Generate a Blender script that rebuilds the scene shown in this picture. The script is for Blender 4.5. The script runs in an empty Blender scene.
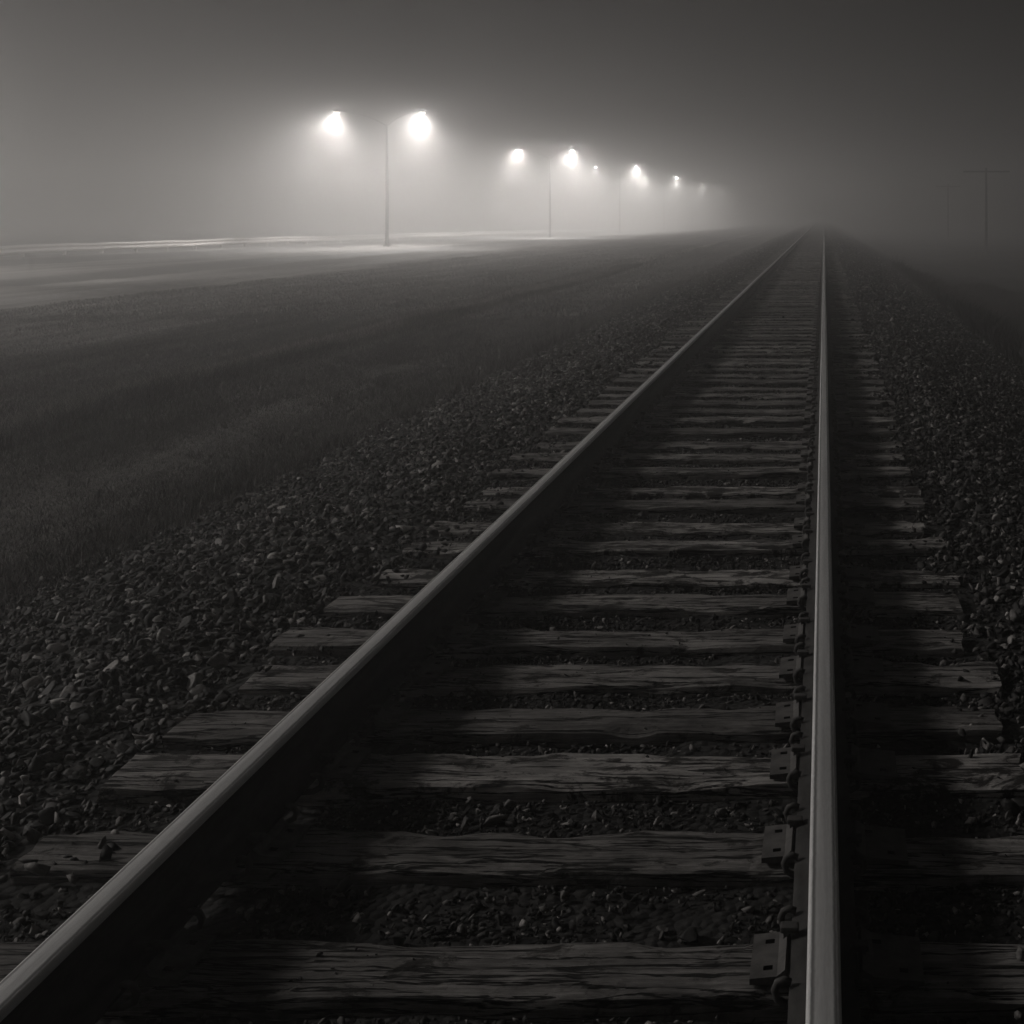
import bpy, bmesh, math, random
import numpy as np

random.seed(7)
RNG = np.random.default_rng(11)
R = math.radians
SC = bpy.context.scene
COL = SC.collection

# ---------------------------------------------------------------- camera, sky, exposure
F_PX = 1370.0            # focal length in pixels of the 1024 px frame
CAM_Z = 1.609            # 1.42 m over the rail heads
cam_d = bpy.data.cameras.new('camera')
cam_d.sensor_width = 36.0
cam_d.lens = 36.0 * F_PX / 1024.0
cam_d.shift_x = -(824.0 - 512.0) / 1024.0      # level camera with a shifted lens: poles stay upright
cam_d.shift_y = -(512.0 - 215.0) / 1024.0
cam_d.clip_start = 0.05
cam_d.clip_end = 3000.0
cam = bpy.data.objects.new('camera', cam_d)
cam.location = (0.0, 0.0, CAM_Z)
cam.rotation_euler = (R(90), 0, 0)
COL.objects.link(cam)
SC.camera = cam

world = bpy.data.worlds.new('World')
SC.world = world
world.use_nodes = True
wn = world.node_tree.nodes; wl = world.node_tree.links
wn.clear()
w_out = wn.new('ShaderNodeOutputWorld'); w_bg = wn.new('ShaderNodeBackground')
w_sky = wn.new('ShaderNodeTexSky'); w_sky.sky_type = 'NISHITA'
w_sky.sun_disc = False; w_sky.sun_elevation = R(29); w_sky.sun_rotation = R(-82)
w_bw = wn.new('ShaderNodeRGBToBW')
wl.new(w_sky.outputs['Color'], w_bw.inputs['Color'])
wl.new(w_bw.outputs['Val'], w_bg.inputs['Color'])
wl.new(w_bg.outputs['Background'], w_out.inputs['Surface'])
w_bg.inputs['Strength'].default_value = 0.001

sun_d = bpy.data.lights.new('moonlight', 'SUN')    # dim light of the sky through the fog, from ahead on the field side
sun_d.energy = 0.66
sun_d.angle = R(8)
sun_d.color = (1.0, 0.95, 0.905)
sun = bpy.data.objects.new('moonlight', sun_d); COL.objects.link(sun)
SUN_AZ, SUN_EL = -82.0, 29.0     # azimuth from +Y towards +X, elevation
sun.rotation_euler = (R(90 - SUN_EL), 0, R(180 - SUN_AZ))

HAZE_DENSITY = 0.0130
HAZE_G = 0.7
SPOT_W = 148000.0          # watts in each street lamp
WARM = (1.0, 0.952, 0.915)

SC.view_settings.view_transform = 'Standard'
SC.view_settings.look = 'None'
SC.view_settings.exposure = 0.5
SC.view_settings.gamma = 1.0
SC.view_settings.use_curve_mapping = False
cy = SC.cycles
cy.use_denoising = True
cy.volume_bounces = 8
cy.max_bounces = 10
cy.diffuse_bounces = 2
cy.glossy_bounces = 3
cy.sample_clamp_indirect = 4.0
cy.use_adaptive_sampling = False

# ---------------------------------------------------------------- helpers
def tag(o, label=None, cat=None, group=None, kind=None):
    if label: o['label'] = label
    if cat: o['category'] = cat
    if group: o['group'] = group
    if kind: o['kind'] = kind
    return o

def mesh_np(name, V, faces, mats, smooth=False, parent=None, midx=None):
    """V (n,3), faces: list of equal-length index arrays (m,k) or a ragged list."""
    me = bpy.data.meshes.new(name)
    if isinstance(faces, np.ndarray):
        m, k = faces.shape
        me.vertices.add(len(V)); me.vertices.foreach_set('co', np.ascontiguousarray(V, dtype=np.float32).ravel())
        me.loops.add(m * k); me.loops.foreach_set('vertex_index', np.ascontiguousarray(faces, dtype=np.int32).ravel())
        me.polygons.add(m)
        me.polygons.foreach_set('loop_start', np.arange(0, m * k, k, dtype=np.int32))
        me.polygons.foreach_set('loop_total', np.full(m, k, dtype=np.int32))
    else:
        me.from_pydata([tuple(v) for v in V], [], [tuple(f) for f in faces])
    if smooth:
        me.polygons.foreach_set('use_smooth', np.ones(len(me.polygons), dtype=bool))
    if not isinstance(mats, (list, tuple)): mats = [mats]
    for mm in mats: me.materials.append(mm)
    if midx is not None:
        me.polygons.foreach_set('material_index', np.asarray(midx, dtype=np.int32))
    me.update(calc_edges=True); me.validate()
    o = bpy.data.objects.new(name, me); COL.objects.link(o)
    if parent: o.parent = parent
    return o

def obj_bm(name, bm, mats, parent=None, smooth=False, loc=None):
    me = bpy.data.meshes.new(name)
    bmesh.ops.recalc_face_normals(bm, faces=bm.faces[:])
    bm.to_mesh(me); bm.free()
    if smooth:
        for p in me.polygons: p.use_smooth = True
    if not isinstance(mats, (list, tuple)): mats = [mats]
    for mm in mats: me.materials.append(mm)
    o = bpy.data.objects.new(name, me); COL.objects.link(o)
    if parent: o.parent = parent
    if loc: o.location = loc
    return o

def empty(name, loc):
    o = bpy.data.objects.new(name, None); COL.objects.link(o)
    o.location = loc; o.empty_display_size = 0.3
    return o

def copy_of(o, parent=None):
    c = o.copy(); COL.objects.link(c); c.parent = parent
    return c

def add_box(bm, x0, x1, y0, y1, z0, z1, bevel=0.0):
    vs = [bm.verts.new(p) for p in ((x0,y0,z0),(x1,y0,z0),(x1,y1,z0),(x0,y1,z0),(x0,y0,z1),(x1,y0,z1),(x1,y1,z1),(x0,y1,z1))]
    fs = [bm.faces.new([vs[i] for i in f]) for f in ((0,3,2,1),(4,5,6,7),(0,1,5,4),(1,2,6,5),(2,3,7,6),(3,0,4,7))]
    if bevel > 0:
        es = list({e for f in fs for e in f.edges})
        bmesh.ops.bevel(bm, geom=es, offset=bevel, segments=2, profile=0.6, affect='EDGES')

def add_tube(bm, pts, rads, n=10, caps=True):
    pts = [np.array(p, float) for p in pts]
    rings = []
    up0 = np.array((0, 1, 0.0))
    for i, p in enumerate(pts):
        a = pts[max(i-1, 0)]; b = pts[min(i+1, len(pts)-1)]
        t = (b - a) / np.linalg.norm(b - a)
        u = up0 if abs(t @ up0) < 0.95 else np.array((1, 0, 0.0))
        s = np.cross(t, u); s /= np.linalg.norm(s); w = np.cross(s, t)
        rings.append([bm.verts.new(p + rads[i] * (math.cos(2*math.pi*k/n) * s + math.sin(2*math.pi*k/n) * w)) for k in range(n)])
    for r0, r1 in zip(rings, rings[1:]):
        for k in range(n):
            bm.faces.new((r0[k], r0[(k+1) % n], r1[(k+1) % n], r1[k]))
    if caps:
        bm.faces.new(rings[0][::-1]); bm.faces.new(rings[-1])

def sweep_profile(prof, ys, closed=True):
    """prof (n,2) x,z swept along y."""
    n = len(prof); V = []; Fc = []
    for y in ys:
        for x, z in prof: V.append((x, y, z))
    for j in range(len(ys)-1):
        for k in range(n if closed else n-1):
            a = j*n + k; b = j*n + (k+1) % n
            Fc.append((a, b, b+n, a+n))
    return np.array(V), Fc

# smooth value noise in numpy
def vnoise(x, y, seed=0):
    xi = np.floor(x).astype(np.int64); yi = np.floor(y).astype(np.int64)
    xf = x - xi; yf = y - yi
    def h(a, b):
        n = (a * 374761393 + b * 668265263 + seed * 974711) & 0xffffffff
        n = ((n ^ (n >> 13)) * 1274126177) & 0xffffffff
        return ((n ^ (n >> 16)) & 0xffff) / 65535.0
    u = xf*xf*(3-2*xf); v = yf*yf*(3-2*yf)
    return (h(xi,yi)*(1-u)+h(xi+1,yi)*u)*(1-v) + (h(xi,yi+1)*(1-u)+h(xi+1,yi+1)*u)*v - 0.5

def sstep(a, b, x):
    t = np.clip((x - a) / (b - a), 0, 1); return t*t*(3-2*t)

# ---------------------------------------------------------------- materials
def warm(v, k=1.0):
    return (v, v * (1 - 0.04*k), v * (1 - 0.07*k), 1)

class MatB:
    def __init__(s, name):
        s.m = bpy.data.materials.new(name); s.m.use_nodes = True
        s.n = s.m.node_tree.nodes; s.l = s.m.node_tree.links
        s.b = s.n['Principled BSDF']
    def node(s, t, **kw):
        nd = s.n.new(t)
        for k, v in kw.items():
            if k in nd.inputs: nd.inputs[k].default_value = v
            else: setattr(nd, k, v)
        return nd
    def coords(s, scale=(1,1,1), which='Object', offset_rand=False):
        tc = s.node('ShaderNodeTexCoord'); mp = s.node('ShaderNodeMapping')
        mp.inputs['Scale'].default_value = scale
        s.l.new(tc.outputs[which], mp.inputs['Vector'])
        if offset_rand:
            oi = s.node('ShaderNodeObjectInfo'); mu = s.node('ShaderNodeMath', operation='MULTIPLY')
            mu.inputs[1].default_value = 91.7
            cb = s.node('ShaderNodeCombineXYZ')
            s.l.new(oi.outputs['Random'], mu.inputs[0])
            for i in range(3): s.l.new(mu.outputs[0], cb.inputs[i])
            s.l.new(cb.outputs[0], mp.inputs['Location'])
        return mp.outputs[0]
    def noise(s, vec, scale, detail=6, rough=0.6, dist=0.0):
        nz = s.node('ShaderNodeTexNoise', Scale=scale, Detail=detail, Roughness=rough, Distortion=dist)
        if vec is not None: s.l.new(vec, nz.inputs['Vector'])
        return nz.outputs['Fac']
    def ramp(s, fac, stops):
        r = s.node('ShaderNodeValToRGB')
        els = r.color_ramp.elements
        while len(els) < len(stops): els.new(0.5)
        for e, (p, c) in zip(els, stops):
            e.position = p; e.color = c if isinstance(c, tuple) else (c, c, c, 1)
        s.l.new(fac, r.inputs['Fac'])
        return r.outputs['Color']
    def mul(s, a, b, f=1.0, mode='MULTIPLY'):
        mx = s.node('ShaderNodeMix', data_type='RGBA', blend_type=mode)
        if isinstance(f, float): mx.inputs[0].default_value = f
        else: s.l.new(f, mx.inputs[0])
        s.l.new(a, mx.inputs[6])
        if isinstance(b, tuple): mx.inputs[7].default_value = b
        else: s.l.new(b, mx.inputs[7])
        return mx.outputs[2]
    def math(s, op, a, b=None):
        m = s.node('ShaderNodeMath', operation=op)
        for i, v in enumerate((a, b)):
            if v is None: continue
            if isinstance(v, (int, float)): m.inputs[i].default_value = v
            else: s.l.new(v, m.inputs[i])
        return m.outputs[0]
    def color(s, c): s.l.new(s.mul(c, warm(1.0)), s.b.inputs['Base Color'])
    def set(s, **kw):
        for k, v in kw.items():
            k = k.replace('_', ' ')
            if isinstance(v, (int, float, tuple)): s.b.inputs[k].default_value = v
            else: s.l.new(v, s.b.inputs[k])
    def bump(s, h, strength=0.5, dist=0.01):
        b = s.node('ShaderNodeBump', Strength=strength, Distance=dist)
        s.l.new(h, b.inputs['Height']); s.l.new(b.outputs['Normal'], s.b.inputs['Normal'])

def mat_wood():
    M = MatB('weathered_wood')
    oi = M.node('ShaderNodeObjectInfo')
    grain = M.noise(M.coords((1.0, 22, 22), offset_rand=True), 3.4, 9, 0.78, 0.5)
    fine = M.noise(M.coords((3, 60, 60), offset_rand=True), 4.0, 5, 0.7, 0.2)
    crack = M.noise(M.coords((0.55, 9, 9), offset_rand=True), 2.4, 5, 0.62, 0.35)
    blot = M.noise(M.coords((1, 2.0, 1), offset_rand=True), 3.6, 7, 0.7)
    dirt = M.noise(M.coords((1.0, 1.6, 1), offset_rand=True), 7.0, 9, 0.74, 0.4)
    base = M.ramp(grain, [(0.28, 0.15), (0.44, 0.32), (0.58, 0.48), (0.75, 0.64)])
    base = M.mul(base, M.ramp(fine, [(0.3, 0.6), (0.6, 1.1)]))
    cr = M.ramp(crack, [(0.0, 1.0), (0.472, 1.0), (0.488, 0.02), (0.508, 0.02), (0.524, 1.0), (1.0, 1.0)])
    bl = M.ramp(blot, [(0.32, 0.3), (0.5, 0.85), (0.66, 1.35)])
    tone = M.ramp(oi.outputs['Random'], [(0.0, 0.42), (0.5, 0.85), (1.0, 1.4)])
    c = M.mul(M.mul(M.mul(base, cr), bl), tone)
    th = M.math('ADD', dirt, M.math('MULTIPLY', M.math('SUBTRACT', oi.outputs['Random'], 0.5), 0.10))
    dm = M.ramp(th, [(0.53, (0, 0, 0, 1)), (0.60, (1, 1, 1, 1))])
    M.color(M.mul(c, warm(0.035), dm, 'MIX'))
    h = M.math('ADD', M.math('MULTIPLY', grain, 0.5), M.math('MULTIPLY', cr, 0.9))
    h = M.math('ADD', h, M.math('MULTIPLY', dirt, 0.5))
    M.bump(h, 1.0, 0.014)
    M.set(Roughness=0.75)
    M.set(**{'Specular_IOR_Level': 0.3})
    return M.m

def mat_stone():
    M = MatB('ballast_stone')
    geo = M.node('ShaderNodeNewGeometry')
    base = M.ramp(geo.outputs['Random Per Island'], [(0, 0.005), (0.5, 0.018), (0.76, 0.07), (0.94, 0.24), (1, 0.45)])
    n = M.noise(M.coords(), 60, 5, 0.6)
    M.color(M.mul(base, M.ramp(n, [(0.3, 0.5), (0.7, 1.3)])))
    M.bump(n, 0.5, 0.004)
    M.set(Roughness=0.7); M.set(**{'Specular_IOR_Level': 0.4})
    return M.m

def mat_bed():
    M = MatB('fine_gravel_and_dirt')
    v = M.node('ShaderNodeTexVoronoi', Scale=34.0); M.l.new(M.coords(), v.inputs['Vector'])
    n = M.noise(M.coords(), 9, 8, 0.7)
    c = M.ramp(n, [(0.3, 0.012), (0.55, 0.03), (0.75, 0.06)])
    M.color(M.mul(c, M.ramp(v.outputs['Distance'], [(0, 1.2), (0.6, 0.4)])))
    M.bump(M.math('SUBTRACT', n, v.outputs['Distance']), 0.8, 0.02)
    M.set(Roughness=0.9)
    return M.m

def mat_field():
    M = MatB('dry_grass_field')
    tc = M.node('ShaderNodeTexCoord'); sp = M.node('ShaderNodeSeparateXYZ'); M.l.new(tc.outputs['Object'], sp.inputs[0])
    fine = M.noise(M.coords((6, 2.2, 6)), 6.0, 8, 0.75)
    stripes = M.noise(M.coords((0.8, 0.018, 1)), 1.6, 6, 0.6, 0.6)
    patch = M.noise(M.coords((0.25, 0.06, 1)), 1.2, 5, 0.6)
    c = M.ramp(fine, [(0.25, 0.11), (0.5, 0.22), (0.75, 0.36)])
    c = M.mul(c, M.ramp(stripes, [(0.40, 0.6), (0.5, 0.9), (0.60, 1.3)]))
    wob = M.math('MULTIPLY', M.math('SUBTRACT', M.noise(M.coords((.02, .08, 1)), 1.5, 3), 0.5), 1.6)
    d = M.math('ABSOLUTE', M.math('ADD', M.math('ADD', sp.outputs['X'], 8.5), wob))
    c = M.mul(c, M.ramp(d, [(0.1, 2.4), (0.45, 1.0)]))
    c = M.mul(c, M.ramp(patch, [(0.35, 0.65), (0.65, 1.3)]))
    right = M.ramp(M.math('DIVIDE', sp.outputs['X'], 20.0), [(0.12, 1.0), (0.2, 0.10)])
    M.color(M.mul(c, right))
    M.bump(M.math('ADD', fine, stripes), 1.0, 0.05)
    M.set(Roughness=0.9); M.set(**{'Specular_IOR_Level': 0.2})
    return M.m

def mat_grass():
    M = MatB('grass_blades')
    geo = M.node('ShaderNodeNewGeometry')
    st = M.noise(M.coords((0.8, 0.03, 1)), 1.6, 6, 0.6, 0.6)
    c = M.ramp(geo.outputs['Random Per Island'], [(0, 0.05), (0.6, 0.12), (1, 0.24)])
    tc = M.node('ShaderNodeTexCoord'); sp = M.node('ShaderNodeSeparateXYZ'); M.l.new(tc.outputs['Object'], sp.inputs[0])
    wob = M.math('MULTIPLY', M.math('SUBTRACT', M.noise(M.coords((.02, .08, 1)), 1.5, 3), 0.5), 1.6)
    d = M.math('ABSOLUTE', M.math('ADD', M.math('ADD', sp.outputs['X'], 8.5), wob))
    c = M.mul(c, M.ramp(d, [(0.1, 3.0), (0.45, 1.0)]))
    M.color(M.mul(c, M.ramp(st, [(0.40, 0.65), (0.60, 1.25)])))
    M.set(Roughness=0.8); M.set(**{'Specular_IOR_Level': 0.25})
    return M.m

def mat_rail_side():
    M = MatB('rusty_rail_steel')
    n = M.noise(M.coords((3, 1, 3)), 14, 6, 0.65)
    M.color(M.ramp(n, [(0.3, 0.018), (0.7, 0.06)])); M.bump(n, 0.3, 0.002)
    M.set(Roughness=0.7, Metallic=0.2)
    return M.m

def mat_rail_top():
    M = MatB('worn_bright_rail_steel')
    n = M.noise(M.coords((30, 0.6, 30)), 2.2, 6, 0.65)
    f = M.noise(M.coords((60, 9, 60)), 3.0, 7, 0.75)
    base = (M.mul(M.ramp(n, [(0.3, 0.8), (0.7, 0.97)]), M.ramp(f, [(0.3, 0.9), (0.6, 1.02)])))
    tc = M.node('ShaderNodeTexCoord'); sp = M.node('ShaderNodeSeparateXYZ'); M.l.new(tc.outputs['Object'], sp.inputs[0])
    ax = M.math('ADD', M.math('ABSOLUTE', sp.outputs['X']), M.math('MULTIPLY', M.noise(M.coords((1, 9, 1)), 3, 6, .7), 0.004))
    M.l.new(M.mul(base, M.ramp(M.math('MULTIPLY', ax, 20), [(0.0, 0.9), (0.36, 1.0), (0.44, 0.4), (0.50, 0.35), (0.56, 1.0)])), M.b.inputs['Base Color'])
    tg = M.node('ShaderNodeCombineXYZ'); tg.inputs[0].default_value = 1.0      # rolled along its length: light spreads across it
    M.l.new(tg.outputs[0], M.b.inputs['Tangent']); M.set(Anisotropic=0.2)
    M.set(Metallic=0.75, Roughness=M.ramp(n, [(0.3, (.54,)*3+(1,)), (0.7, (.62,)*3+(1,))]))
    M.bump(f, 0.12, 0.001)
    return M.m

def mat_plain(name, v, rough=0.6, metal=0.0, var=0.4, scale=8.0):
    M = MatB(name)
    n = M.noise(M.coords(), scale, 6, 0.65)
    M.color(M.ramp(n, [(0.3, v*(1-var)), (0.7, v*(1+var))]))
    M.set(Roughness=rough, Metallic=metal); M.bump(n, 0.25, 0.003)
    return M.m

def mat_emit(name, strength):
    M = MatB(name)
    M.set(Base_Color=(0.8, 0.78, 0.74, 1)); M.set(Emission_Color=WARM+(1,)); M.set(Emission_Strength=strength)
    return M.m

WOOD = mat_wood(); STONE = mat_stone(); BED = mat_bed(); FIELD = mat_field(); GRASS = mat_grass()
RAILS = mat_rail_side(); RAILT = mat_rail_top()
PLATE = mat_plain('rusty_plate_steel', 0.09, 0.8, 0.0, 0.5, 20)
HOLE = mat_plain('dark_hole', 0.008, 0.9)
SPIKE = mat_plain('rusty_spike', 0.06, 0.75, 0.0, 0.5, 40)
POLEM = mat_plain('dark_painted_steel', 0.012, 0.9, 0.0, 0.2, 3)
LOG = mat_plain('creosoted_pole_wood', 0.03, 0.85, 0.0, 0.5, 5)
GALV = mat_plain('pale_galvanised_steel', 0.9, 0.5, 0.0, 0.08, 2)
ROADM = mat_plain('damp_asphalt', 0.045, 0.75, 0.0, 0.35, 3)
PATHM = mat_plain('pale_dirt', 0.22, 0.85, 0.0, 0.45, 1.2)

# ---------------------------------------------------------------- terrain
def road_dip(y):
    return -0.62 - 1.25 * sstep(45, 350, y)

def terrain_z(x, y):
    x = np.asarray(x, float); y = np.asarray(y, float)
    xs = [-400, -60, -44, -24, -16, -8, -4.75, -2.55, 1.05, 2.9, 5.2, 9, 400]
    z0 = np.interp(x, xs, [-.85, -.85, -.80, -.78, -.74, -.66, -.60, -.05, -.05, -.70, -1.75, -2.0, -2.0])
    wgt = 1 - sstep(-30, -12, x)
    z = z0*(1-wgt) + road_dip(y)*wgt
    fld = sstep(-4.4, -6.0, x)
    z = z + fld * (0.10*vnoise(x*0.5, y*0.12, 3) + 0.05*vnoise(x*1.7, y*0.5, 4))
    z = z + 0.08*np.exp(-((x+8.4+0.5*vnoise(y*0.06, y*0+3.3, 5))/0.55)**2)*(x < -5)
    rgt = sstep(3.2, 6, x)
    z = z + rgt*(0.35*vnoise(x*0.6, y*0.4, 8) + 0.15*vnoise(x*2, y*1.6, 9))
    return z

def sheet(name, xs, ys, zf, mat, smooth=True):
    X, Y = np.meshgrid(xs, ys)
    Z = zf(X, Y)
    V = np.stack([X, Y, Z], -1).reshape(-1, 3)
    nx, ny = len(xs), len(ys)
    i = (np.arange(ny-1)[:, None]*nx + np.arange(nx-1)[None, :]).ravel()
    Fq = np.stack([i, i+1, i+1+nx, i+nx], 1)
    return mesh_np(name, V, Fq, mat, smooth)

xs = np.unique(np.concatenate([np.linspace(-330, -60, 16), np.linspace(-60, -12, 97), np.linspace(-12, -4.3, 60), np.linspace(-4.3, 3, 30),
                               np.linspace(3, 14, 45), np.linspace(14, 200, 20)]))
ys = np.unique(np.concatenate([np.linspace(-25, 0, 12), np.linspace(0, 60, 180), np.linspace(60, 400, 140), np.linspace(400, 760, 20)]))
def field_z(X, Y):
    z = terrain_z(X, Y)
    under = ((X > -4.55) & (X < 2.7))
    return np.where(under, z - 0.10, z)
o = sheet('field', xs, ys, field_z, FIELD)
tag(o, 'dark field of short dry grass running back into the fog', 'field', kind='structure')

bx = np.linspace(-4.8, 3.1, 64)
by = np.unique(np.concatenate([np.linspace(-8, 40, 260), np.linspace(40, 300, 160)]))
def bed_z(X, Y):
    e = 0.5 - np.abs((X+0.85)/7.9); e = np.clip(e*10, 0, 1)
    return terrain_z(X, Y) + 0.035*vnoise(X*5, Y*5, 2) + 0.02*vnoise(X*14, Y*14, 6) - 0.09*(1-e)
o = sheet('track_bed', bx, by, bed_z, BED)
tag(o, 'dark bank of fine gravel and dirt under the railway track', 'track bed', kind='structure')

# roads: two carriageways either side of the lamp row, and a pale dirt track in the field
def road_strip(name, x0, x1, y0, y1, mat, lift, label, cat, bend=None):
    rx = np.linspace(x0, x1, 7); ry = np.linspace(y0, y1, 200)
    X, Y = np.meshgrid(rx, ry)
    XX = X
    if bend is not None: X = X + bend(Y)
    Z = terrain_z(X, Y) + lift*(2*np.cos((XX-(x0+x1)/2)/(x1-x0)*math.pi) - 1)
    V = np.stack([X, Y, Z], -1).reshape(-1, 3); nx = 7
    i = (np.arange(199)[:, None]*nx + np.arange(nx-1)[None, :]).ravel()
    o = mesh_np(name, V, np.stack([i, i+1, i+1+nx, i+nx], 1), mat, True)
    tag(o, label, cat, kind='structure')
    return o
road_strip('road', -41.5, -34.5, -20, 700, ROADM, 0.09, 'damp asphalt road behind the lamp row, far side', 'road')
road_strip('road', -29.5, -24.5, -20, 700, ROADM, 0.09, 'damp asphalt road on the field side of the lamp row', 'road')
road_strip('dirt_track', -22.0, -20.2, -20, 420, PATHM, 0.07, 'pale dirt track along the grass field before the road', 'dirt track',
           bend=lambda Y: -0.02*np.clip(Y-30, 0, 200) + 0.6*vnoise(Y*0.03, Y*0+1.5, 12))

# ---------------------------------------------------------------- railway track
RAIL_X = (-1.5, 0.0)
half = [(0.070, 0.0), (0.071, 0.009), (0.066, 0.0125), (0.030, 0.0230), (0.014, 0.032), (0.0085, 0.045), (0.008, 0.075), (0.0095, 0.110),
        (0.016, 0.122), (0.0310, 0.1285), (0.0325, 0.1315), (0.0325, 0.1500), (0.0322, 0.1570), (0.0312, 0.1615), (0.0285, 0.1652), (0.0245, 0.1670), (0.0180, 0.1678), (0.009, 0.1687), (0.0, 0.1690)]
prof = half + [(-x, z) for x, z in half[-2::-1]]
prof = np.array(prof)
RY = np.concatenate([np.arange(-3, 20, 0.5), np.arange(20, 300, 4)])
RAIL_Y1 = RY[-1]
rails = []
for rx, lab in ((RAIL_X[0], 'long steel rail nearer the grass field, worn bright along its head'),
                (RAIL_X[1], 'long steel rail running straight up right of the tie plates, thin bright edge')):
    V, Fc = sweep_profile(prof, RY)
    V[:, 2] += 0.021
    V[:, 0] += 0.0025*vnoise(V[:, 1]*0.18, V[:, 1]*0 + rx*7, 31)
    n = len(prof)
    mi = []
    for f in Fc:
        zz = (V[f[0], 2] + V[f[1], 2])/2 - 0.021; mi.append(1 if zz > 0.152 else 0)
    o = mesh_np('rail', V, np.array(Fc), [RAILS, RAILT], False, midx=mi)
    for p in o.data.polygons: p.use_smooth = True
    o.data.set_sharp_from_angle(angle=R(40))
    o.location = (rx, 0, 0)
    tag(o, lab, 'rail', 'rails of the track')
    rails.append(o)

def tie_mesh(seed, nx=60):
    """One weathered sleeper 2.6 x 0.23 x 0.17 m, worn along its upper edges; top at z = 0."""
    r = np.random.default_rng(seed)
    L = 2.6 + r.uniform(-0.04, 0.04); W = 0.23; H = 0.17
    sec = [(-.5, -1), (-.5, -.45), (-.5, -.12), (-.485, -.03), (-.44, 0), (-.28, 0), (-.1, 0), (.08, 0), (.26, 0), (.43, 0), (.485, -.03), (.5, -.12), (.5, -.45), (.5, -1)]
    m = len(sec); xx = np.linspace(-L/2, L/2, nx)
    V = np.zeros((nx, m, 3))
    for i, x in enumerate(xx):
        for j, (a, b) in enumerate(sec):
            V[i, j] = (x, a*W, b*H)
    P = V.reshape(-1, 3)
    top = (P[:, 2] > -0.03)
    edge = np.abs(P[:, 1]) > 0.09
    nz = vnoise(P[:, 0]*5+seed*3.1, P[:, 1]*30, seed); n2 = vnoise(P[:, 0]*16, P[:, 1]*60+seed, seed+1)
    P[:, 2] += np.where(top, 0.005*nz + 0.005*n2 - 0.003, 0)
    P[:, 2] -= np.where(top & edge, 0.014*np.clip(vnoise(P[:, 0]*7, np.sign(P[:, 1])*9+seed, seed+2)+0.1, 0, 1)*2, 0)
    P[:, 1] += np.where(edge, 0.010*vnoise(P[:, 0]*6+9, P[:, 2]*20+np.sign(P[:, 1])*5, seed+3), 0)
    endw = np.abs(P[:, 0]) > L/2 - 0.001
    P[:, 0] += np.where(endw, 0.03*vnoise(P[:, 1]*25, P[:, 2]*25+np.sign(P[:, 0])*7, seed+4), 0)
    # the plates sit in flat seats
    for rx in (-0.75, 0.75):
        seat = np.abs(P[:, 0]-rx) < 0.21
        P[:, 2] = np.where(seat & top & (P[:, 2] > -0.008), -0.001, P[:, 2])
    Fc = []
    for i in range(nx-1):
        for j in range(m-1):
            a = i*m+j; Fc.append((a, a+m, a+m+1, a+1))
        Fc.append((i*m+m-1, (i+1)*m+m-1, (i+1)*m, i*m))
    Fc.append(tuple(range(m))); Fc.append(tuple(range((nx-1)*m, nx*m))[::-1])
    return P, Fc

def plate_bm():
    """Tie plate 0.36 x 0.18 m with shoulders at the rail foot and square spike holes; +x is the field side."""
    bm = bmesh.new()
    X = [-.155, -.128, -.108, -.098, -.081, -.074, .074, .081, .105, .125, .160, .178, .21]
    Yc = [-.09, -.062, -.044, -.012, .012, .044, .062, .09]
    T = 0.019
    hole = {(1, 1), (3, 3), (8, 1), (10, 5), (8, 5), (1, 5)}
    hole = {(1, 1), (1, 5), (10, 1), (8, 5)}
    def zt(i):
        x = X[i]
        if 0.074 < abs(x) < 0.082: return T+0.013
        return T - 0.009*max(0, abs(x)-0.09)/0.09
    vt = [[bm.verts.new((x, y, zt(i))) for y in Yc] for i, x in enumerate(X)]
    vb = [[bm.verts.new((x, y, 0.0)) for y in Yc] for x in X]
    for i in range(len(X)-1):
        for j in range(len(Yc)-1):
            q = (vt[i][j], vt[i+1][j], vt[i+1][j+1], vt[i][j+1])
            b = (vb[i][j], vb[i+1][j], vb[i+1][j+1], vb[i][j+1])
            if (i, j) in hole:
                f = bm.faces.new(b); f.material_index = 1
                for k in range(4):
                    f = bm.faces.new((q[k], q[(k+1) % 4], b[(k+1) % 4], b[k])); f.material_index = 1
            else:
                bm.faces.new(q)
    nx, ny = len(X), len(Yc)
    for i in range(nx-1):
        bm.faces.new((vb[i][0], vb[i+1][0], vt[i+1][0], vt[i][0])); bm.faces.new((vt[i][ny-1], vt[i+1][ny-1], vb[i+1][ny-1], vb[i][ny-1]))
    for j in range(ny-1):
        bm.faces.new((vt[0][j], vt[0][j+1], vb[0][j+1], vb[0][j])); bm.faces.new((vb[nx-1][j], vb[nx-1][j+1], vt[nx-1][j+1], vt[nx-1][j]))
    return bm

def spike_bm(side):
    """Cut spike: square shank and an oval head hooked over the rail foot."""
    bm = bmesh.new()
    add_box(bm, -0.008+side*0.081, 0.008+side*0.081, -0.008, 0.008, 0.004, 0.036, 0.001)
    x0, x1 = sorted((side*0.055, side*0.096))
    add_box(bm, x0, x1, -0.016, 0.016, 0.0362, 0.050, 0.005)
    return bm

def anchor_bm():
    """Rail anchor: flat spring bar under the rail foot with both ends curled up round its edges."""
    bm = bmesh.new()
    path = [(-.066, .041), (-.080, .046), (-.093, .041), (-.099, .026), (-.094, .008), (-.070, -.006), (-.03, -.010), (.03, -.010), (.070, -.006), (.092, .006), (.097, .022), (.090, .036), (.076, .040), (.066, .037)]
    add_tube(bm, [(x, 0, z) for x, z in path], [0.0085]*len(path), 8)
    return bm

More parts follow.
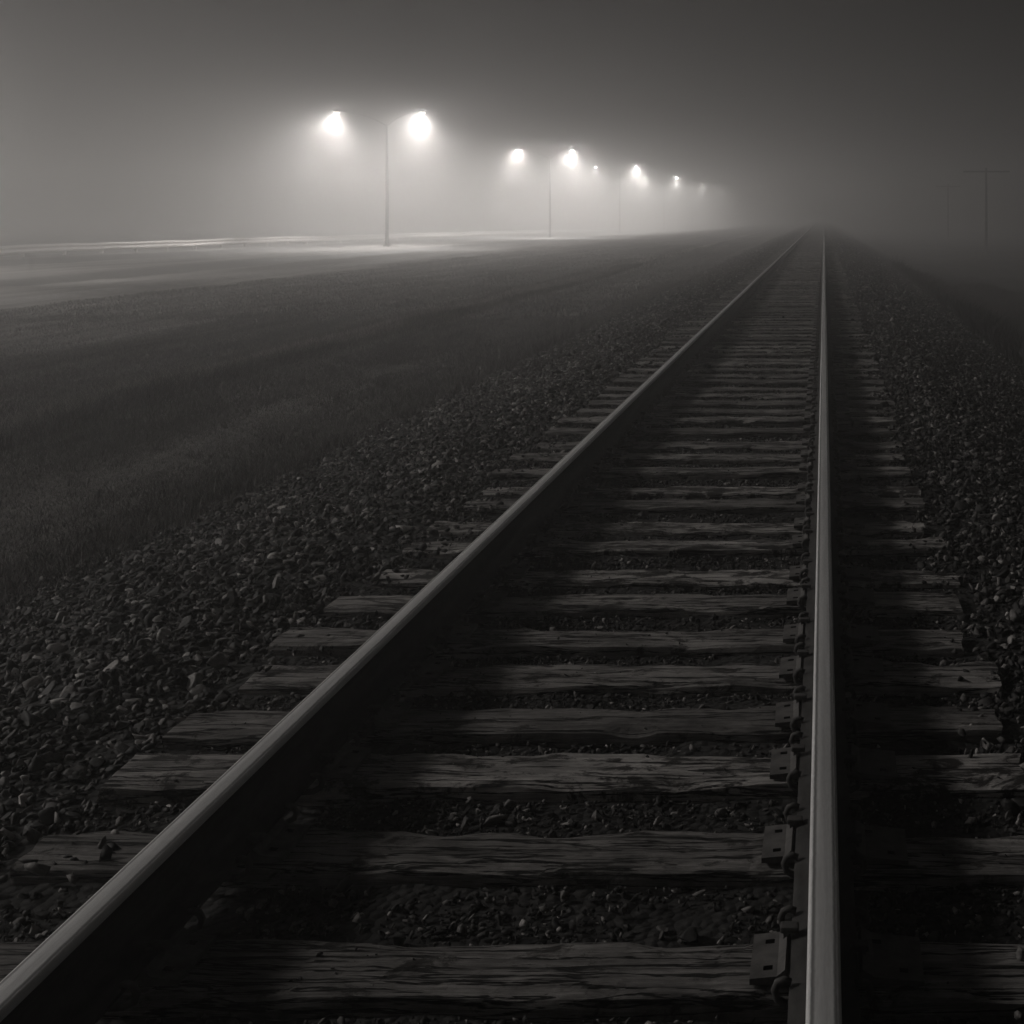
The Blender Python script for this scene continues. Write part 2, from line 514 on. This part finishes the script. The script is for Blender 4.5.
# proto parts (hidden nowhere: the first tie uses them itself)
TIE_Y = [y*F_PX/1485.0 for y in (3.19, 3.785, 4.32, 4.76, 5.25, 5.68, 6.23, 6.69, 7.31, 7.75, 8.33, 8.79, 9.40, 9.95, 10.55, 11.20)]
TIE_Y = [TIE_Y[0]-1.04, TIE_Y[0]-0.52] + TIE_Y
NB = 2                                     # two ties just below the frame's bottom edge, under the camera
while TIE_Y[-1] < 148: TIE_Y.append(TIE_Y[-1] + random.gauss(0.507, 0.022))
TIE_Y = TIE_Y[:298]
near_labels = [
 None, None,
 'flaking old wooden tie lowest in the photo, its bleached top peeling in patches',
 'smooth dark wooden tie, second up from the lowest, between two beds of small gravel',
 'cracked wooden tie, third up from the lowest, level with the bottom of the left grain',
 'broad grey wooden tie, fourth up from the lowest, with long cracks',
 'split grey wooden tie, fifth up from the lowest, between the rails',
 'pale plank-like wooden tie, sixth up from the lowest, long end showing past the left rail',
]
near_labels[4] = 'rough split wooden tie, third up from the lowest one in the photo'
ORD = ['', 'first', 'second', 'third', 'fourth', 'fifth', 'sixth', 'seventh', 'eighth', 'ninth', 'tenth', 'eleventh', 'twelfth', 'thirteenth', 'fourteenth', 'fifteenth',
       'sixteenth', 'seventeenth', 'eighteenth', 'nineteenth', 'twentieth', 'twenty-first', 'twenty-second', 'twenty-third', 'twenty-fourth', 'twenty-fifth', 'twenty-sixth', 'twenty-seventh', 'twenty-eighth', 'twenty-ninth', 'thirtieth']
far_meshes = []
plate0 = [None]; spike0 = {}
RIGHT_END = {0: .52, 1: .6, 2: .58, 3: .557, 4: .62, 5: .50, 6: .55, 7: .63, 8: .61, 9: .52}
TIE_GROUP = 'wooden ties across the track'
for i, y in enumerate(TIE_Y):
    if i < 26:
        P, Fc = tie_mesh(100+i, 90 if i < 14 else 50)
        t = mesh_np('railway_tie', P, Fc, WOOD)
        if i >= 18: far_meshes.append(t.data)
    else:
        t = bpy.data.objects.new('railway_tie', random.choice(far_meshes)); COL.objects.link(t)
    dx = RIGHT_END.get(i-NB, random.uniform(.50, .62)) - 0.55
    t.location = (-0.75 + dx*0.6, y, random.uniform(-0.014, 0.004))
    t.rotation_euler = (random.gauss(0, 0.012), random.gauss(0, .004), random.gauss(0, 0.011) + (math.pi if random.random() < .5 and i >= 26 else 0))
    k = i - NB + 1
    if i < len(near_labels) and near_labels[i]: lab = near_labels[i]
    elif k < 1: lab = 'weathered wooden tie under the camera, just below the picture'
    elif k <= 30: lab = 'weathered wooden tie across the track, %s up from the lowest one in view' % ORD[k]
    else: lab = 'small far wooden tie, one of the close-set rows fading into fog'
    tag(t, lab, 'railway tie', TIE_GROUP)
    if i < 62:
        for side, rx in ((-1, RAIL_X[0]), (1, RAIL_X[1])):
            if plate0[0] is None:
                pl = obj_bm('tie_plate', plate_bm(), [PLATE, HOLE]); plate0[0] = pl
                for s in (-1, 1):
                    spike0[s] = obj_bm('spike', spike_bm(s), SPIKE, pl)
                pl.parent = t
                ks = [spike0[-1], spike0[1]]
            else:
                pl = copy_of(plate0[0], t)
                ks = [copy_of(spike0[s], pl) for s in (-1, 1)]
            rz = t.rotation_euler.z
            pl.rotation_euler = (0, 0, math.pi if side < 0 else 0)
            lx = (rx - t.location.x)*math.cos(rz); ly = -(rx - t.location.x)*math.sin(rz)
            if abs(abs(rz)-math.pi) < 0.5: pl.rotation_euler.z += math.pi
            pl.location = (lx, ly, 0.0045)
            for q, sp in enumerate(ks):
                sp.location = (0, (0.053 if q == 0 else -0.053)*(1 if random.random() < .8 else .3), random.uniform(0, 0.004))

# ties beyond the counted ones: one mass, lost in the fog
bmf = bmesh.new(); yy = TIE_Y[-1] + 0.5
while yy < 280:
    add_box(bmf, -2.05, 0.55, yy-0.115, yy+0.115, -0.17, -0.003); yy += 0.507
o = obj_bm('distant_ties', bmf, WOOD)
tag(o, 'farthest ties of the track merging into one grey band in the fog', 'railway ties', TIE_GROUP, 'stuff')

# rail anchors beside the nearer ties: parts of their rail
anc0 = None
for rail in rails:
    for i in range(0, 50):
        for s in (-1, 1):
            if anc0 is None:
                anc0 = obj_bm('rail_anchor', anchor_bm(), SPIKE, rail, True); a = anc0
            else:
                a = copy_of(anc0, rail)
            a.location = (random.gauss(0, .003), TIE_Y[i] + s*(0.137 + random.uniform(0, .012)), 0.0)
            a.rotation_euler = (0, 0, random.gauss(0, .05))
    bma = bmesh.new()
    for i in range(50, 140):
        for s in (-1, 1):
            for sx in (-1, 1):
                add_box(bma, sx*.085-.012, sx*.085+.012, TIE_Y[i]+s*.14-.01, TIE_Y[i]+s*.14+.01, -.01, .045)
    o = obj_bm('distant_rail_anchors', bma, SPIKE, rail); o['kind'] = 'stuff'

# ---------------------------------------------------------------- ballast stones
def ico(sub):
    bm = bmesh.new(); bmesh.ops.create_icosphere(bm, subdivisions=sub, radius=1.0)
    bm.verts.ensure_lookup_table()
    V = np.array([v.co[:] for v in bm.verts]); Fc = np.array([[v.index for v in f.verts] for f in bm.faces]); bm.free()
    return V, Fc
def templates(sub, n):
    V, Fc = ico(sub); out = []
    for i in range(n):
        W = V.copy()
        for _ in range(8):                       # chop flat facets off: crushed rock, not pebbles
            d = RNG.normal(size=3); d /= np.linalg.norm(d); c = RNG.uniform(0.16, 0.55)
            p = W @ d; W = W - np.outer(np.clip(p-c, 0, None), d)
        W *= 1 + 0.025*RNG.normal(size=(len(W), 1)); W /= np.abs(W).max()
        W *= np.array([1.0, RNG.uniform(.55, .95), RNG.uniform(.4, .7)])
        out.append(W)
    return out, Fc
def scatter(xy, size, zf, sub, lift):
    T, Fc = templates(sub, 14)
    n = len(xy); nv = len(T[0])
    pick = RNG.integers(0, len(T), n)
    base = np.stack(T)[pick] * size[:, None, None]
    q = RNG.normal(size=(n, 4)) * np.array([1.6, .35, .35, 1.0]); q /= np.linalg.norm(q, axis=1)[:, None]
    w, x, y, z = q.T
    Rm = np.stack([np.stack([1-2*(y*y+z*z), 2*(x*y-z*w), 2*(x*z+y*w)], -1), np.stack([2*(x*y+z*w), 1-2*(x*x+z*z), 2*(y*z-x*w)], -1), np.stack([2*(x*z-y*w), 2*(y*z+x*w), 1-2*(x*x+y*y)], -1)], 1)
    V = np.einsum('nij,nkj->nki', Rm, base)
    V[:, :, 0] += xy[:, 0, None]; V[:, :, 1] += xy[:, 1, None]
    V[:, :, 2] += (zf(xy[:, 0], xy[:, 1]) + lift*size)[:, None]
    Fa = (Fc[None] + (np.arange(n)*nv)[:, None, None]).reshape(-1, 3)
    return V.reshape(-1, 3), Fa
def rand_xy(x0, x1, y0, y1, dens):
    n = int((x1-x0)*(y1-y0)*dens)
    return np.stack([RNG.uniform(x0, x1, n), RNG.uniform(y0, y1, n)], 1)
tie_arr = np.array(TIE_Y)
def off_ties(xy, margin):
    idx = np.clip(np.searchsorted(tie_arr, xy[:, 1]), 1, len(tie_arr)-1)
    d = np.minimum(np.abs(tie_arr[idx]-xy[:, 1]), np.abs(tie_arr[idx-1]-xy[:, 1]))
    on = (d < margin) & (xy[:, 0] > -2.10) & (xy[:, 0] < 0.64)
    return xy[~on]
def in_view(xy, m=1.6):
    return xy[(xy[:, 0] > -0.615*xy[:, 1] - m) & (xy[:, 0] < 0.155*xy[:, 1] + m)]
Vs, Fs, off = [], [], 0
def put(xy, s0, s1, sub, lift, zf=terrain_z):
    global off
    size = s0 + (s1-s0)*RNG.random(len(xy))**1.5
    size *= 0.9 * np.exp(RNG.normal(0, .18, len(xy)))
    size *= np.where(RNG.random(len(xy)) < 0.06, 1.5, 1.0)
    V, Fa = scatter(xy, size, zf, sub, lift)
    Vs.append(V); Fs.append(Fa + off); off += len(V)
LX0, LX1, RX0, RX1 = -4.75, -2.02, 0.50, 3.1
def ragged(xy):
    lim = -4.55 + 0.35*vnoise(xy[:, 1]*0.8, xy[:, 1]*0+.5, 77)*2 + RNG.normal(0, .12, len(xy))
    return xy[xy[:, 0] > lim]
def clear_of_rails(xy):
    keep = np.ones(len(xy), bool)
    for rx in RAIL_X: keep &= np.abs(xy[:, 0]-rx) > 0.10
    return xy[keep]
for (x0, x1) in ((LX0, LX1), (RX0, RX1)):
    put(in_view(ragged(off_ties(rand_xy(x0, x1, 2.0, 11, 1300), .135))), .017, .036, 2, 0.35)
    put(in_view(ragged(off_ties(rand_xy(x0, x1, 11, 26, 750), .13))), .022, .042, 1, 0.35)
    put(in_view(ragged(rand_xy(x0, x1, 26, 60, 190))), .034, .055, 1, 0.3)
    put(in_view(ragged(rand_xy(x0, x1, 60, 130, 50))), .05, .08, 1, 0.3)
# cribs between the ties: finer, dirtier stone with a few big ones
c = clear_of_rails(off_ties(rand_xy(-2.05, 0.6, 1.8, 12, 2600), .125))
c = c[vnoise(c[:, 0]*3, c[:, 1]*9, 41) > -0.28]
put(in_view(c), .006, .016, 1, 0.6)
c = clear_of_rails(off_ties(rand_xy(-2.05, 0.6, 1.8, 14, 90), .14)); put(in_view(c), .016, .030, 2, 0.35)
# stones spilled over the ends of the sleepers
for e0, e1 in ((-2.14, -1.80), (0.42, 0.68)):
    c = rand_xy(e0, e1, 2.0, 30, 260)
    c = c[vnoise(c[:, 0]*1.5, c[:, 1]*2.6, 71) > 0.0]
    put(in_view(c), .012, .030, 1, 0.3, lambda x, y: 0*x - 0.012)
# grit lying on the sleepers
c = clear_of_rails(rand_xy(-2.05, 0.58, 1.8, 14, 160))
idx = np.clip(np.searchsorted(tie_arr, c[:, 1]), 1, len(tie_arr)-1)
dd = np.minimum(np.abs(tie_arr[idx]-c[:, 1]), np.abs(tie_arr[idx-1]-c[:, 1]))
c = c[(dd < .10) & (vnoise(c[:, 0]*2.2, c[:, 1]*4, 63) > 0.02) & ((np.abs(c[:, 0]+1.5) > .2) & (np.abs(c[:, 0]) > .2))]
put(in_view(c), .003, .009, 1, 0.3, lambda x, y: 0*x - 0.004)
c = clear_of_rails(off_ties(rand_xy(-2.05, 0.6, 12, 45, 300), .14)); put(in_view(c), .014, .032, 1, 0.5)
o = mesh_np('gravel', np.concatenate(Vs), np.concatenate(Fs), STONE)
tag(o, 'loose crushed-stone ballast heaped around and between the ties', 'gravel', kind='stuff')

# ---------------------------------------------------------------- grass
def blades(xy, h0, h1, w):
    n = len(xy); z = terrain_z(xy[:, 0], xy[:, 1]) - 0.01
    a = RNG.uniform(0, 2*math.pi, n); lean = RNG.normal(0, .45, (n, 2)); h = RNG.uniform(h0, h1, n)
    h *= 0.7 + 0.9*np.clip(vnoise(xy[:, 0]*1.3, xy[:, 1]*.35, 51)+.5, 0, 1)
    h *= 1 + 1.1*np.exp(-((xy[:, 0]+8.4)/0.6)**2)
    ww = w*RNG.uniform(.6, 1.3, n)
    dx, dy = np.cos(a)*ww, np.sin(a)*ww
    V = np.zeros((n, 5, 3))
    V[:, 0] = np.stack([xy[:, 0]-dx, xy[:, 1]-dy, z], 1); V[:, 1] = np.stack([xy[:, 0]+dx, xy[:, 1]+dy, z], 1)
    mx, my = xy[:, 0]+lean[:, 0]*h*.35, xy[:, 1]+lean[:, 1]*h*.35
    V[:, 2] = np.stack([mx+dx*.7, my+dy*.7, z+h*.6], 1); V[:, 3] = np.stack([mx-dx*.7, my-dy*.7, z+h*.6], 1)
    V[:, 4] = np.stack([xy[:, 0]+lean[:, 0]*h, xy[:, 1]+lean[:, 1]*h, z+h], 1)
    Fa = np.array([[0, 1, 2], [0, 2, 3], [3, 2, 4]])[None] + (np.arange(n)*5)[:, None, None]
    return V.reshape(-1, 3), Fa.reshape(-1, 3)
Vg, Fg, off = [], [], 0
def put_grass(xy, h0, h1, w):
    global off
    xy = in_view(xy, 2.5)
    V, Fa = blades(xy, h0, h1, w); Vg.append(V); Fg.append(Fa+off); off += len(V)
put_grass(rand_xy(-9.5, -4.35, 5, 15, 3200), .015, .05, .003)
put_grass(rand_xy(-13, -4.4, 15, 30, 1000), .02, .055, .006)
put_grass(rand_xy(-20, -9, 14, 32, 350), .02, .055, .009)
g = rand_xy(-20, -4.4, 30, 110, 130)
g = g[RNG.random(len(g)) < np.clip((110-g[:, 1])/80, 0, 1)**1.5]
put_grass(g, .03, .07, .016)
put_grass(rand_xy(-5.2, -4.2, 4, 45, 700), .02, .09, .004)
put_grass(rand_xy(-8.9, -7.9, 6, 60, 900), .04, .09, .005)
cl = rand_xy(-7.5, -4.25, 5, 30, 2.2)
cl = np.concatenate([cl, rand_xy(-4.7, -4.1, 5, 30, 7)])
tuft = np.repeat(cl, 34, 0) + RNG.normal(0, .055, (len(cl)*34, 2))
put_grass(tuft, .05, .16, .0032)
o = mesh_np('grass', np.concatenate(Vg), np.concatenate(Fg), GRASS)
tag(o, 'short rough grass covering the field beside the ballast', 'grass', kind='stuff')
# dark scrub on the low ground past the ballast on the other side
Vg, Fg, off = [], [], 0
put_grass(rand_xy(3.0, 9.5, 14, 60, 260), .12, .45, .012)
SCRUB = mat_plain('dark_scrub', 0.03, 0.9, 0, 0.5, 3)
o = mesh_np('undergrowth', np.concatenate(Vg), np.concatenate(Fg), SCRUB)
tag(o, 'black rough undergrowth down the bank beside the stones', 'undergrowth', kind='stuff')

# ---------------------------------------------------------------- street lamps
def ground(x, y): return float(terrain_z(np.array([x]), np.array([y]))[0])
LAMP_X = -31.9
def spot(parent, loc, power, size=172, blend=1.0, tilt=(0, 0)):
    d = bpy.data.lights.new('lamp_light', 'SPOT'); d.energy = power; d.color = WARM
    d.spot_size = R(size); d.spot_blend = blend; d.shadow_soft_size = 0.18
    o = bpy.data.objects.new('lamp_light', d); COL.objects.link(o); o.parent = parent
    o.location = loc; o.rotation_euler = (tilt[0], tilt[1], 0)
    return o
def glow(parent, loc, power):        # the part of the lamp's light that its glass bowl throws sideways
    d = bpy.data.lights.new('bowl_light', 'POINT'); d.energy = power; d.color = WARM; d.shadow_soft_size = 0.2
    o = bpy.data.objects.new('bowl_light', d); COL.objects.link(o); o.parent = parent; o.location = loc
    return o
def pole_mesh(h):
    bm = bmesh.new()
    add_box(bm, -.22, .22, -.22, .22, -0.3, 0.12, .02)
    add_tube(bm, [(0, 0, .12), (0, 0, .5), (0, 0, h*.5), (0, 0, h)], [.15, .125, .105, .075], 14)
    return bm
def arm_mesh(s, reach, h0, h1):
    bm = bmesh.new(); pts = []; rr = []
    for k in range(9):
        u = k/8; pts.append((s*(0.06+reach*u), 0, h0 + (h1-h0)*(1-(1-u)**2))); rr.append(.045-.012*u)
    add_tube(bm, pts, rr, 10)
    return bm
def head_mesh(s):
    bm = bmesh.new()
    add_tube(bm, [(-s*.15, 0, 0), (0, 0, .01), (s*.15, 0, .035), (s*.45, 0, .05), (s*.70, 0, .03), (s*.80, 0, .0)], [.04, .07, .13, .16, .12, .04], 14)
    for v in bm.verts: v.co.z = v.co.z*.8 if v.co.z > 0 else max(v.co.z*.4, -.05)
    return bm
def lens_mesh(s):
    bm = bmesh.new()
    bmesh.ops.create_uvsphere(bm, u_segments=16, v_segments=10, radius=1.0)
    bmesh.ops.delete(bm, geom=[v for v in bm.verts if v.co.z > 0.01], context='VERTS')
    for v in bm.verts: v.co = (s*.42 + v.co.x*.22, v.co.y*.13, -.052 + v.co.z*.12)
    return bm
lamp_rows = [   # depth, label, (left power, right power)
 (43.0, 'twin-arm street lamp standing outside the picture beyond its left edge', .05, .05),
 (100.0, 'nearest and tallest twin-arm street lamp, its two glows the widest in the fog', .17, .19),
 (159.5, 'second twin-arm street lamp along the road, two bright points either side of its thin pole', .24, .32),
 (214.0, 'third twin-arm street lamp along the road, one bright and one smaller glow', .22, .45),
 (273.0, 'fourth twin-arm street lamp along the road, two small dots of light', .35, .5),
 (331.0, 'fifth twin-arm street lamp along the road, tiny and faint in the fog', .35, .5),
 (387.0, 'farthest twin-arm street lamp in the row, a faint speck before the fog closes', .35, .5)]
for (Y, lab, pl, pr) in lamp_rows:
    gz = ground(LAMP_X, Y)
    root = empty('street_lamp', (LAMP_X, Y, gz)); tag(root, lab, 'street lamp', 'twin-arm street lamps along the road')
    H = 9.15 - gz
    LENS = mat_emit('lit_lamp_glass', (0.4 if Y < 120 else 3.0 if Y < 200 else 10.0) * math.exp(HAZE_DENSITY*Y))
    if True:
        obj_bm('pole', pole_mesh(H-.9), POLEM, root, True)
        for s, reach, pw in ((-1, 3.2, pl), (1, 2.1, pr)):
            a = obj_bm('arm', arm_mesh(s, reach, H-1.0, H-.05), POLEM, root, True)
            hd = obj_bm('lamp_head', head_mesh(s), POLEM, root, True, (s*(.06+reach), 0, H))
            obj_bm('lens', lens_mesh(s), LENS, hd, True)
            for ty in (-42, 42):      # wide along the road, as street lamps throw their light
                spot(root, (s*(.06+reach+.42), 0, H-.26), SPOT_W*pw*.5, 104, 1.0, (R(ty), 0))
            glow(root, (s*(.06+reach+.42), 0, H-.30), SPOT_W*pw*(.02 if Y < 120 else .05))

# ---------------------------------------------------------------- steel barrier added at the far road edge in place of a car light trail
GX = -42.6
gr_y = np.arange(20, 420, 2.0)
root = empty('light_trail_stand_in', (GX, 20, ground(GX, 20)))
tag(root, 'long pale steel barrier added along the far edge of the road in place of a car light trail', 'light_trail_stand_in')
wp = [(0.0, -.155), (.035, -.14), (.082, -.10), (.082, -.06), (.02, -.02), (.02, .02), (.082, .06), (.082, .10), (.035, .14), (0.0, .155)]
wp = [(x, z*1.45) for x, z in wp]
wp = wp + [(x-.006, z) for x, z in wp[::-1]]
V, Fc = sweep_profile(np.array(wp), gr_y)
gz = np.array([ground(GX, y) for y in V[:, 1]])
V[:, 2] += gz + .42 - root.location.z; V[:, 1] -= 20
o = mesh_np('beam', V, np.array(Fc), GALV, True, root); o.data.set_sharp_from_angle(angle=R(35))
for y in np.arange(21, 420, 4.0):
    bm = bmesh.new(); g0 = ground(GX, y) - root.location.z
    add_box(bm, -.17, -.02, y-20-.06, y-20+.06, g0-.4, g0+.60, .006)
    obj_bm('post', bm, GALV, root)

# ---------------------------------------------------------------- utility poles on the low side
def utility_pole(x, y, ztop, arm, lab, lean=0.0):
    gz = ground(x, y); root = empty('utility_pole', (x, y, gz)); h = ztop - gz
    tag(root, lab, 'utility pole', 'old wooden wire poles beside the track')
    bm = bmesh.new(); add_tube(bm, [(0, 0, -.5), (0, 0, h*.35), (lean*.5, 0, h*.7), (lean, 0, h)], [.13, .12, .105, .09], 12)
    obj_bm('pole', bm, LOG, root, True)
    bm = bmesh.new(); add_box(bm, lean-arm/2, lean+arm/2, -.23, -.11, h-.40, h-.26, .01)
    obj_bm('crossarm', bm, LOG, root)
utility_pole(14.8, 125.0, 1.609+(215-168)*125/F_PX, 4.2, 'clearer wooden wire pole with a wide crossarm, standing in the fog past the ballast')
utility_pole(17.2, 190.0, 1.609+(215-184)*190/F_PX, 3.4, 'fainter wooden wire pole farther off, almost lost in the fog')

# ---------------------------------------------------------------- fog
bm = bmesh.new(); add_box(bm, -345, 215, -40, 790, -4.2, 9.6)
HZ = bpy.data.materials.new('fog_air'); HZ.use_nodes = True
hn = HZ.node_tree.nodes; hn.clear()
ho = hn.new('ShaderNodeOutputMaterial'); hv = hn.new('ShaderNodeVolumePrincipled')
hv.inputs['Color'].default_value = (1.0, 0.996, 0.989, 1)
hv.inputs['Density'].default_value = HAZE_DENSITY
hv.inputs['Anisotropy'].default_value = HAZE_G
HZ.node_tree.links.new(hv.outputs['Volume'], ho.inputs['Volume'])
o = obj_bm('haze', bm, HZ)
tag(o, 'night fog filling the air over the track and road', 'fog', kind='stuff')
